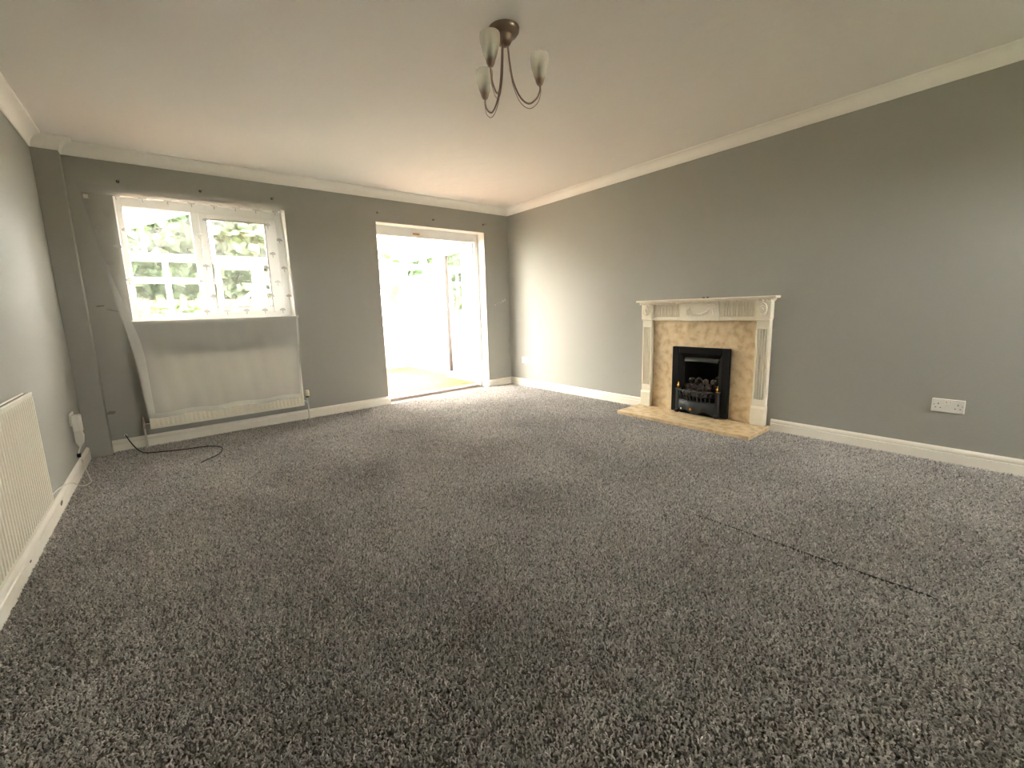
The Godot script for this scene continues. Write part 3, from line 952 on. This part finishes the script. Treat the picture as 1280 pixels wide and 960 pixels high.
	for k in 19:
		var x := lerpf(-0.1, 0.1, k / 18.0)
		var r := 0.01 + 0.004 * (1.0 - absf(x) / 0.1)
		lathe(sg, [Vector2(0, -r), Vector2(r * 0.8, -r * 0.6), Vector2(r, 0), Vector2(r * 0.8, r * 0.6), Vector2(0, r)], 8, Transform3D(Basis(), Vector3(x, drop.call(x) + (0.003 if k % 2 else -0.003), 0.074)))
	for s in [-1, 1]:
		var c := Vector3(s * 0.11, 1.018, 0.07)
		for q in [-1, 1]:
			tube(sg, spline([c, c + Vector3(q * 0.014, 0.016, 0.006), c + Vector3(q * 0.029, 0.008, 0.004), c + Vector3(q * 0.024, -0.007, 0.004), c], 5), 0.0075, 7)
			tube(sg, spline([c, c + Vector3(q * 0.004 + s * 0.004, -0.03, 0.002), c + Vector3(q * 0.008 + s * 0.006, -0.066, 0.0)], 5), 0.008, 7)
		lathe(sg, [Vector2(0, -0.007), Vector2(0.006, -0.004), Vector2(0.008, 0), Vector2(0.006, 0.004), Vector2(0, 0.007)], 10, Transform3D(Basis(), c + Vector3(0, 0, 0.004)))
	obj("garland", sg, M.surround, cbo)
	# bed mould, dentils and shelf
	var bm := start()
	bx(bm, Vector3(-0.582, 1.056, 0.0), Vector3(0.582, 1.064, 0.074), 0.002)
	bx(bm, Vector3(-0.59, 1.064, 0.0), Vector3(0.59, 1.078, 0.084), 0.003)
	obj("bed_moulding", bm, M.surround, t)
	var dn := start()
	for k in 41:
		var x := -0.572 + k * 0.0286
		bx(dn, Vector3(x - 0.008, 1.056, 0.07), Vector3(x + 0.008, 1.071, 0.094), 0.001)
	obj("dentil_row", dn, M.surround, t)
	obj("shelf", box(Vector3(-0.617, 1.078, 0.0), Vector3(0.617, 1.098, 0.108), 0.005), M.surround, t)
	var kn := start()
	for x in [0.02, 0.055]:
		blob(kn, Vector3(x, 1.098, 0.03), Vector3(0.012, 0, 0), Vector3(0, 0, 0.01), 8, int(x * 1000), Vector3(0, 0.009, 0))
	tag(obj("dust_crumbs", kn, M.cast_iron), "two small dark crumbs lying on the white mantel shelf", "crumbs")
	var kno: Node3D = get_node("dust_crumbs")
	kno.position = at
	kno.rotation.y = turn
	# gas fire
	var cx := 0.016
	var g := thing("gas_fire", "black inset gas fire with a curved cast basket and brass finials", "fireplace", at, turn)
	var ff := start()
	for r in [[-0.262, -0.196, 0.041, 0.66], [0.196, 0.262, 0.041, 0.66], [-0.196, 0.196, 0.596, 0.66]]:
		bx(ff, Vector3(cx + r[0], r[1 + 1], 0.016), Vector3(cx + r[1], r[3], 0.05), 0.006)
	# sloped inner reveal
	var inner := [Vector2(-0.155, 0.041), Vector2(-0.155, 0.56), Vector2(0.155, 0.56), Vector2(0.155, 0.041)]
	var outer := [Vector2(-0.197, 0.041), Vector2(-0.197, 0.597), Vector2(0.197, 0.597), Vector2(0.197, 0.041)]
	for k in 3:
		var a: Vector2 = outer[k]
		var b: Vector2 = outer[k + 1]
		var c: Vector2 = inner[k + 1]
		var d: Vector2 = inner[k]
		quad(ff, Vector3(cx + a.x, a.y, 0.046), Vector3(cx + b.x, b.y, 0.046), Vector3(cx + c.x, c.y, 0.004), Vector3(cx + d.x, d.y, 0.004), Vector3(0, 0, 1))
		quad(ff, Vector3(cx + c.x, c.y, 0.004), Vector3(cx + d.x, d.y, 0.004), Vector3(cx + d.x, d.y, -0.05), Vector3(cx + c.x, c.y, -0.05), Vector3(-(c.x + d.x), 0.3 - (c.y + d.y) / 2, 0))
	obj("fire_frame", ff, M.cast_iron, g)
	var hd := start()
	sheet(hd, func(u: float, v: float) -> Vector3:
		var x := lerpf(-0.153, 0.153, u)
		return Vector3(cx + x, 0.558 - 0.036 * v + 0.008 * (1 - pow(x / 0.153, 2.0)), 0.012 + 0.022 * sin(v * PI * 0.6) * (1.0 - 0.5 * pow(x / 0.153, 2.0))), 20, 6, Vector3(0, -0.3, 1))
	bx(hd, Vector3(cx - 0.153, 0.545, -0.05), Vector3(cx + 0.153, 0.558, 0.012))
	obj("hood", hd, M.hood, g)
	var bk := start()
	bx(bk, Vector3(cx - 0.188, 0.041, -0.248), Vector3(cx + 0.188, 0.6, -0.235))
	bx(bk, Vector3(cx - 0.188, 0.041, -0.235), Vector3(cx - 0.17, 0.6, -0.03))
	bx(bk, Vector3(cx + 0.17, 0.041, -0.235), Vector3(cx + 0.188, 0.6, -0.03))
	bx(bk, Vector3(cx - 0.17, 0.59, -0.235), Vector3(cx + 0.17, 0.6, -0.03))
	bx(bk, Vector3(cx - 0.17, 0.041, -0.235), Vector3(cx + 0.17, 0.2, -0.03))
	obj("fire_box", bk, M.fire_back, g)
	# basket front: bowed bars between two rails, corner posts, apron
	var bow := func(x: float) -> float: return 0.075 + 0.055 * (1.0 - pow(x / 0.19, 2.0))
	for y in [0.262, 0.168]:
		var rl := start()
		var ln := []
		for k in 17:
			var x := lerpf(-0.178, 0.178, k / 16.0)
			ln.append(Vector3(cx + x, y, (bow.call(x) if y > 0.2 else bow.call(x) - 0.012)))
		tube(rl, ln, 0.0062, 8)
		obj("basket_rail", rl, M.fret_iron, g)
	for k in 9:
		var x := lerpf(-0.145, 0.145, k / 8.0)
		var b := start()
		var z: float = bow.call(x)
		tube(b, spline([Vector3(cx + x, 0.262, z), Vector3(cx + x * 0.94, 0.22, z + 0.012), Vector3(cx + x * 0.86, 0.168, z - 0.012)], 5), 0.0052, 8)
		obj("basket_bar", b, M.fret_iron, g)
	for s in [-1, 1]:
		var ps := start()
		var px: float = cx + s * 0.182
		bx(ps, Vector3(px - 0.014, 0.07, 0.04), Vector3(px + 0.014, 0.272, 0.086), 0.005)
		bx(ps, Vector3(px - 0.019, 0.041, 0.04), Vector3(px + 0.019, 0.072, 0.098), 0.007)
		bx(ps, Vector3(px - 0.018, 0.258, 0.04), Vector3(px + 0.018, 0.274, 0.092), 0.004)
		var po := obj("corner_post", ps, M.fret_iron, g)
		var fn := start()
		lathe(fn, [Vector2(0, 0.274), Vector2(0.011, 0.274), Vector2(0.011, 0.279), Vector2(0.006, 0.283), Vector2(0.0105, 0.292), Vector2(0.0115, 0.3), Vector2(0.0075, 0.308), Vector2(0.004, 0.313), Vector2(0.0045, 0.32), Vector2(0.0018, 0.329), Vector2(0, 0.331)], 18, Transform3D(Basis(), Vector3(px, 0, 0.066)))
		obj("finial", fn, M.brass, po)
	var ap := start()
	sheet(ap, func(u: float, v: float) -> Vector3:
		var x := lerpf(-0.168, 0.168, u)
		var low := 0.052 + 0.03 * pow(absf(sin(u * PI * 2.0)), 2.0) * (1.0 if absf(x) > 0.03 else 0.4)
		var y := lerpf(0.166, low, v)
		return Vector3(cx + x, y, bow.call(x) - 0.014 + 0.012 * sin(v * PI) + 0.004 * sin(u * PI * 6.0) * sin(v * PI)), 48, 10, Vector3(0, 0, 1))
	obj("apron", ap, M.fret_iron, g)
	obj("ash_pan", box(Vector3(cx - 0.16, 0.0415, 0.03), Vector3(cx + 0.16, 0.16, 0.07)), M.cast_iron, g)
	for p in [[cx - 0.02, 0.1, 0.012, 0.136], [cx - 0.125, 0.09, 0.008, 0.1]]:
		var kb := start()
		lathe(kb, [Vector2(p[2] * 0.6, -0.02), Vector2(p[2] * 0.6, 0), Vector2(p[2], 0.006), Vector2(p[2] * 0.9, 0.012), Vector2(0, 0.016)], 16, Transform3D(Basis(Vector3.RIGHT, PI / 2), Vector3(p[0], p[1], p[3])))
		obj("knob", kb, M.brass if p[2] > 0.01 else M.chrome, g)
	obj("burner_tray", box(Vector3(cx - 0.165, 0.2, -0.22), Vector3(cx + 0.165, 0.212, 0.07)), M.cast_iron, g)
	# coals: lumps, each its own thing
	var spots := [
		[-0.125, 0.238, 0.04, 0.03], [-0.07, 0.238, 0.07, 0.032], [-0.01, 0.238, 0.085, 0.03], [0.05, 0.239, 0.08, 0.032], [0.11, 0.238, 0.05, 0.031],
		[-0.1, 0.242, -0.02, 0.033], [-0.035, 0.242, 0.01, 0.034], [0.03, 0.241, 0.02, 0.032], [0.09, 0.242, -0.015, 0.034],
		[-0.09, 0.29, 0.03, 0.03], [-0.03, 0.289, 0.055, 0.029], [0.03, 0.289, 0.056, 0.03], [0.085, 0.291, 0.03, 0.031], [-0.13, 0.285, -0.01, 0.027], [0.135, 0.29, 0.0, 0.027],
		[-0.06, 0.295, -0.02, 0.031], [0.0, 0.297, 0.0, 0.03], [0.06, 0.297, -0.01, 0.03],
		[-0.025, 0.349, -0.005, 0.03], [-0.085, 0.345, -0.005, 0.026], [0.05, 0.345, 0.015, 0.026], [0.115, 0.345, 0.0, 0.027], [0.14, 0.375, -0.04, 0.024]]
	var wob := noise(FastNoiseLite.TYPE_SIMPLEX, 18.0, 77, 2)
	for k in spots.size():
		var s: Array = spots[k]
		var st := start()
		var r: float = s[3]
		var off := Vector3(k * 3.1, k * 1.7, 0)
		sheet(st, func(u: float, v: float) -> Vector3:
			var a := TAU * (u if u < 0.9999 else 0.0)
			var b := PI * v
			var d := Vector3(sin(b) * cos(a), cos(b), sin(b) * sin(a))
			return d * r * (1.0 + 0.34 * wob.get_noise_3dv(d * 0.06 + off)) * 1.0, 14, 10, Vector3.ZERO)
		var o := MeshInstance3D.new()
		st.generate_normals()
		o.mesh = st.commit()
		o.material_override = M.coal
		o.name = numbered("coal", self)
		add_child(o, true)
		tag(o, "rounded grey brown ceramic coal heaped in the black fire basket", "coal", "coals in the fire basket")
		o.position = Vector3(XR - s[2], s[1], FZ + cx + s[0])
		o.rotation = Vector3(k * 1.3, k * 2.1, k * 0.7)
		o.scale = Vector3(1.12, 0.9, 1.0)

# ---------------------------------------------------------------- conservatory and garden
func build_conservatory() -> void:
	var xl := -0.85
	var xr := 3.75
	var zf := -3.2
	var eave := 2.0
	var mid := (xl + xr) / 2.0
	var ridge := eave + (mid - xl) * 0.42
	var fl := structure("floor_conservatory", box(Vector3(xl - 0.1, -0.2, zf - 0.1), Vector3(xr + 0.1, -0.03, -0.14)), M.oak_floor, "pale oak board floor of the conservatory beyond the doorway")
	var y := -0.03
	var z := -0.27
	var brd := 0
	while z > zf + 0.15:
		for xs in ([[xl, 1.4], [1.4, xr]] if brd % 2 else [[xl, 0.4], [0.4, 2.7], [2.7, xr]]):
			obj("plank", box(Vector3(xs[0] + 0.001, y, z - 0.138), Vector3(xs[1] - 0.001, y + 0.012, z), 0.002), M.oak_floor, fl)
		z -= 0.14
		brd += 1
	var c := thing("conservatory", "white framed glazed conservatory with gabled roof behind the house", "conservatory")
	var white: Material = M.upvc
	# dwarf walls
	var dw := start()
	bx(dw, Vector3(xl - 0.1, -0.2, zf - 0.1), Vector3(xr + 0.1, 0.6, zf))
	bx(dw, Vector3(xl - 0.1, -0.2, zf), Vector3(xl, 0.6, -WT))
	bx(dw, Vector3(xr, -0.2, zf), Vector3(xr + 0.1, 0.6, -WT))
	obj("dwarf_wall", dw, M.dwarf_wall, c)
	obj("side_panel", box(Vector3(xr, 0.6, zf + 0.04), Vector3(xr + 0.06, 1.65, -1.78)), M.dwarf_wall, c)
	# front glazing
	var bar := func(called: String, a: Vector3, b: Vector3) -> void: obj(called, box(a, b, 0.004), white, c)
	bar.call("eaves_beam", Vector3(xl - 0.06, 1.885, zf - 0.06), Vector3(xr + 0.06, eave, zf))
	bar.call("sill_rail", Vector3(xl - 0.06, 0.6, zf - 0.06), Vector3(xr + 0.06, 0.66, zf))
	var xs := [xl, -0.4, 0.105, 0.73, 1.27, 1.9, 2.5, 3.1, xr]
	for k in xs.size():
		var w := 0.085 if k == 4 else 0.034
		bar.call("mullion", Vector3(xs[k] - w, 0.66, zf - 0.06), Vector3(xs[k] + w, 1.885, zf))
		if k < xs.size() - 1:
			var wn := 0.085 if k + 1 == 4 else 0.034
			var a: float = xs[k] + w
			var b: float = xs[k + 1] - wn
			if k == 3:
				bar.call("transom", Vector3(a, 1.80, zf - 0.06), Vector3(b, 1.885, zf))
			else:
				bar.call("transom", Vector3(a, 1.58, zf - 0.06), Vector3(b, 1.665, zf))
			obj("pane", box(Vector3(a, 0.66, zf - 0.034), Vector3(b, 1.885, zf - 0.026)), M.window_glass, c)
	# sides
	for s in [-1, 1]:
		var x0: float = xl - 0.06 if s < 0 else xr
		var x1 := x0 + 0.06
		bar.call("eaves_beam", Vector3(x0, 1.99, zf), Vector3(x1, 2.06, -WT))
		bar.call("transom", Vector3(x0, 1.65, zf), Vector3(x1, 1.725, -WT))
		bar.call("sill_rail", Vector3(x0, 0.6, (zf if s < 0 else -1.74)), Vector3(x1, 0.67, -WT))
		var zs := [-3.09, -2.31, -1.78, -1.05, -0.31]
		for zz in zs:
			bar.call("mullion", Vector3(x0, (1.725 if s > 0 and zz < -1.8 else 0.67), zz - 0.035), Vector3(x1, 1.99, zz + 0.035))
		for k in zs.size() - 1:
			obj("pane", box(Vector3(x0 + 0.026, 1.725, zs[k] + 0.035), Vector3(x0 + 0.034, 1.99, zs[k + 1] - 0.035)), M.window_glass, c)
			if s < 0 or k > 1:
				obj("pane", box(Vector3(x0 + 0.026, 0.67, zs[k] + 0.035), Vector3(x0 + 0.034, 1.65, zs[k + 1] - 0.035)), M.window_glass, c)
		# roof slope
		var ex: float = xl - 0.03 if s < 0 else xr + 0.03
		var run := absf(mid - ex)
		var ang := atan2(ridge - eave - 0.05, run)
		var ln := run / cos(ang)
		var basis := Basis(Vector3(0, 0, 1), ang) if s < 0 else Basis(Vector3(0, 1, 0), PI) * Basis(Vector3(0, 0, 1), ang)
		var nr := 6
		for k in nr:
			var zz := lerpf(zf - 0.02, -WT - 0.03, float(k) / (nr - 1))
			var r := start()
			bx(r, Vector3(0, 0.0, -0.03), Vector3(ln, 0.06, 0.03), 0.004, Transform3D(basis, Vector3(ex, eave + 0.05, zz)))
			obj("rafter", r, white, c)
			if k < nr - 1:
				var z2 := lerpf(zf - 0.02, -WT - 0.03, float(k + 1) / (nr - 1))
				var p := start()
				var half := absf(z2 - zz) / 2.0 - 0.03
				bx(p, Vector3(0.02, 0.035, -half), Vector3(ln - 0.02, 0.041, half), 0.0, Transform3D(basis, Vector3(ex, eave + 0.05, (zz + z2) / 2.0)))
				obj("roof_sheet", p, M.roof_sheet, c)
	bar.call("ridge_beam", Vector3(mid - 0.05, ridge + 0.0, zf - 0.05), Vector3(mid + 0.05, ridge + 0.09, -WT))
	# gable mullions and glass
	for x in [-0.1, 0.7, mid, 2.2, 3.0]:
		bar.call("gable_bar", Vector3(x - 0.025, eave, zf - 0.05), Vector3(x + 0.025, eave + 0.04 + (mid - xl - absf(x - mid)) * 0.41, zf))
	var gp := start()
	prism(gp, PackedVector2Array([Vector2(xl + 0.1, eave), Vector2(xr - 0.1, eave), Vector2(mid, ridge)]), zf - 0.034, zf - 0.028)
	obj("gable_pane", gp, M.window_glass, c)

func leaf_mesh() -> Mesh:
	var st := start()
	for k in 3:
		var b := Basis(Vector3.UP, k * 2.1) * Basis(Vector3.RIGHT, 0.5 + 0.3 * k)
		var p := [Vector3(0, 0, 0), Vector3(0.35, 0.06, 0.5), Vector3(0, 0.0, 1.0), Vector3(-0.35, 0.06, 0.5)]
		for q in 4: p[q] = b * p[q]
		tri(st, p[0], p[1], p[2], b * Vector3.UP)
		tri(st, p[0], p[2], p[3], b * Vector3.UP)
	st.generate_normals()
	return st.commit()

func plant(called: String, label: String, category: String, at: Vector3, lobes: Array, trunk: float, m: Material, count: int, size: float, mesh: Mesh, seed_: int) -> void:
	var t := thing(called, label, category, at)
	var r := RandomNumberGenerator.new()
	r.seed = seed_
	if trunk > 0.0:
		var st := start()
		tube(st, spline([Vector3.ZERO, Vector3(0.05, trunk * 0.5, 0.03), Vector3(0, trunk, 0)], 5), 0.14 * trunk / 2.0, 10, true, 0.06 * trunk / 2.0)
		obj("trunk", st, M.bark, t)
	else:
		var st := start()
		for k in 5:
			var a := TAU * k / 5
			tube(st, [Vector3.ZERO, Vector3(cos(a) * 0.2, 0.5, sin(a) * 0.2)], 0.02, 6, true, 0.008)
		obj("stem", st, M.bark, t)
	var mm := MultiMesh.new()
	mm.transform_format = MultiMesh.TRANSFORM_3D
	mm.mesh = mesh
	mm.instance_count = count
	for k in count:
		var l: Array = lobes[k % lobes.size()]
		var d := Vector3(r.randfn(), r.randfn(), r.randfn()).normalized() * pow(r.randf(), 0.4)
		var p: Vector3 = l[0] + d * l[1]
		var b := Basis.from_euler(Vector3(r.randf_range(-1, 1), r.randf() * TAU, r.randf_range(-1, 1))).scaled(Vector3.ONE * size * r.randf_range(0.7, 1.3))
		mm.set_instance_transform(k, Transform3D(b, p))
	var o := MultiMeshInstance3D.new()
	o.multimesh = mm
	o.material_override = m
	o.name = "foliage"
	t.add_child(o, true)
	o.set_meta("kind", "stuff")

func build_garden() -> void:
	structure("ground", box(Vector3(-14, -0.4, -18), Vector3(16, -0.2, 12)), M.grass, "green lawn of the back garden seen through the glass")
	var lm := leaf_mesh()
	plant("tree", "large pale green tree beyond the conservatory, behind the fence", "tree", Vector3(0.4, -0.2, -10.0), [[Vector3(0, 3.4, 0), Vector3(2.4, 2.2, 1.4)], [Vector3(-1.5, 2.4, 0.3), Vector3(1.6, 1.5, 1.2)], [Vector3(1.9, 2.9, 0), Vector3(1.5, 1.9, 1.2)]], 2.6, M.leaf_0, 6000, 0.32, lm, 1)
	plant("tree", "dark bushy tree left of the pale one, behind the fence", "tree", Vector3(-3.2, -0.2, -9.2), [[Vector3(0, 3.0, 0), Vector3(1.9, 2.0, 1.3)], [Vector3(1.2, 2.0, 0.2), Vector3(1.2, 1.2, 1.0)]], 2.2, M.leaf_2, 4500, 0.3, lm, 5)
	plant("tree", "yellowish young tree in the gap right of the pale tree", "tree", Vector3(3.6, -0.2, -10.6), [[Vector3(0, 3.0, 0), Vector3(1.6, 2.3, 1.3)]], 2.2, M.leaf_1, 3500, 0.3, lm, 6)
	plant("tree", "darker green tree right of the conservatory, glimpsed through the door glass", "tree", Vector3(6.7, -0.2, -4.4), [[Vector3(0, 2.6, 0), Vector3(1.3, 1.5, 1.5)], [Vector3(0.2, 1.5, 1.0), Vector3(1.0, 1.2, 1.2)]], 2.0, M.leaf_2, 2600, 0.24, lm, 2)
	plant("tree", "round green tree far right, showing in the conservatory top lights", "tree", Vector3(7.2, -0.2, -8.2), [[Vector3(0, 2.7, 0), Vector3(1.6, 1.6, 1.9)]], 1.8, M.leaf_0, 2600, 0.28, lm, 7)
	plant("shrub", "bright green shrub low outside the left conservatory glazing", "shrub", Vector3(-0.2, -0.2, -5.0), [[Vector3(0, 0.85, 0), Vector3(0.75, 0.75, 0.6)], [Vector3(0.4, 1.15, 0.1), Vector3(0.4, 0.4, 0.4)]], 0.0, M.leaf_1, 1500, 0.13, lm, 3)
	plant("shrub", "yellow green shrub outside the glazing, before the garden fence", "shrub", Vector3(1.6, -0.2, -5.6), [[Vector3(0, 0.75, 0), Vector3(0.8, 0.6, 0.5)]], 0.0, M.leaf_1, 1200, 0.12, lm, 4)
	var f := thing("timber_fence", "pale upright board fence across the end of the garden", "fence", Vector3(0, -0.2, -7.6))
	for k in 64:
		var x := -4.0 + k * 0.14
		var h := 1.72 + 0.03 * sin(k * 2.3)
		obj("board", box(Vector3(x, 0, -0.02), Vector3(x + 0.128, h, 0.0), 0.002), M.fence_wood, f)
	for yy in [0.4, 1.35]:
		obj("rail", box(Vector3(-4.0, yy, -0.07), Vector3(4.96, yy + 0.08, -0.02)), M.fence_wood, f)
	var hr := thing("handrail", "white sloping garden handrail seen through the right window pane", "handrail", Vector3(1.1, -0.2, -5.0))
	var st := start()
	tube(st, [Vector3(-0.55, 1.05, 0), Vector3(0.35, 1.75, -0.1), Vector3(0.75, 1.78, -0.1)], 0.035, 8)
	obj("rail", st, M.upvc, hr)
	for p in [[-0.5, 1.08, 0.0], [0.35, 1.74, -0.1], [0.75, 1.77, -0.1]]:
		var ps := start()
		tube(ps, [Vector3(p[0], 0, p[2]), Vector3(p[0], p[1], p[2])], 0.03, 8)
		obj("post", ps, M.upvc, hr)

# ---------------------------------------------------------------- scene
func _ready() -> void:
	rng.seed = 7
	# camera
	var cam := Camera3D.new()
	cam.name = "camera"
	cam.projection = Camera3D.PROJECTION_FRUSTUM
	cam.near = 0.05
	cam.far = 100.0
	var f := 527.13
	cam.size = cam.near * 960.0 / f
	cam.frustum_offset = Vector2((640.0 - 622.9) / f, (468.28 - 480.0) / f) * cam.near
	cam.transform = Transform3D(Basis(Vector3(0.78581, -0.0328, 0.6176), Vector3(0.12068, 0.98753, -0.10111), Vector3(-0.60658, 0.15398, 0.77996)).orthonormalized(), Vector3(0, 1.0649, 4.6006))
	add_child(cam)
	cam.current = true
	# bright overcast sky
	var sky_m := ProceduralSkyMaterial.new()
	sky_m.sky_top_color = Color(1.0, 0.99, 0.975)
	sky_m.sky_horizon_color = Color(0.97, 0.965, 0.95)
	sky_m.sky_curve = 0.25
	sky_m.ground_bottom_color = Color(0.5, 0.5, 0.42)
	sky_m.ground_horizon_color = Color(0.7, 0.7, 0.62)
	sky_m.sky_energy_multiplier = 1.0
	var env := Environment.new()
	env.background_mode = Environment.BG_SKY
	env.sky = Sky.new()
	env.sky.sky_material = sky_m
	env.background_energy_multiplier = 6.0
	env.tonemap_mode = Environment.TONE_MAPPER_LINEAR
	env.tonemap_exposure = 21.0
	env.sdfgi_enabled = true
	env.ssao_enabled = true
	env.ssil_enabled = true
	var we := WorldEnvironment.new()
	we.name = "world"
	we.environment = env
	add_child(we)
	make_materials()
	build_room()
	build_window()
	build_doors()
	build_conservatory()
	build_fireplace()
	make_radiator("radiator", "white ribbed panel radiator under the window, half covered by net", Vector3(-0.2, 0.163, 0.0), 0.0, 1.212, 0.594, 0.055, 0.04, [[-1, "cap"], [1, "head"]])
	make_radiator("radiator", "cream ribbed panel radiator on the left wall nearest the camera", Vector3(XL + 0.0005, 0.185, 3.06), PI / 2, 1.4, 0.555, 0.036, 0.026, [[-1, "cap"]])
	build_curtain()
	build_lamp()
	build_sockets()
	build_hooks()
	build_garden()
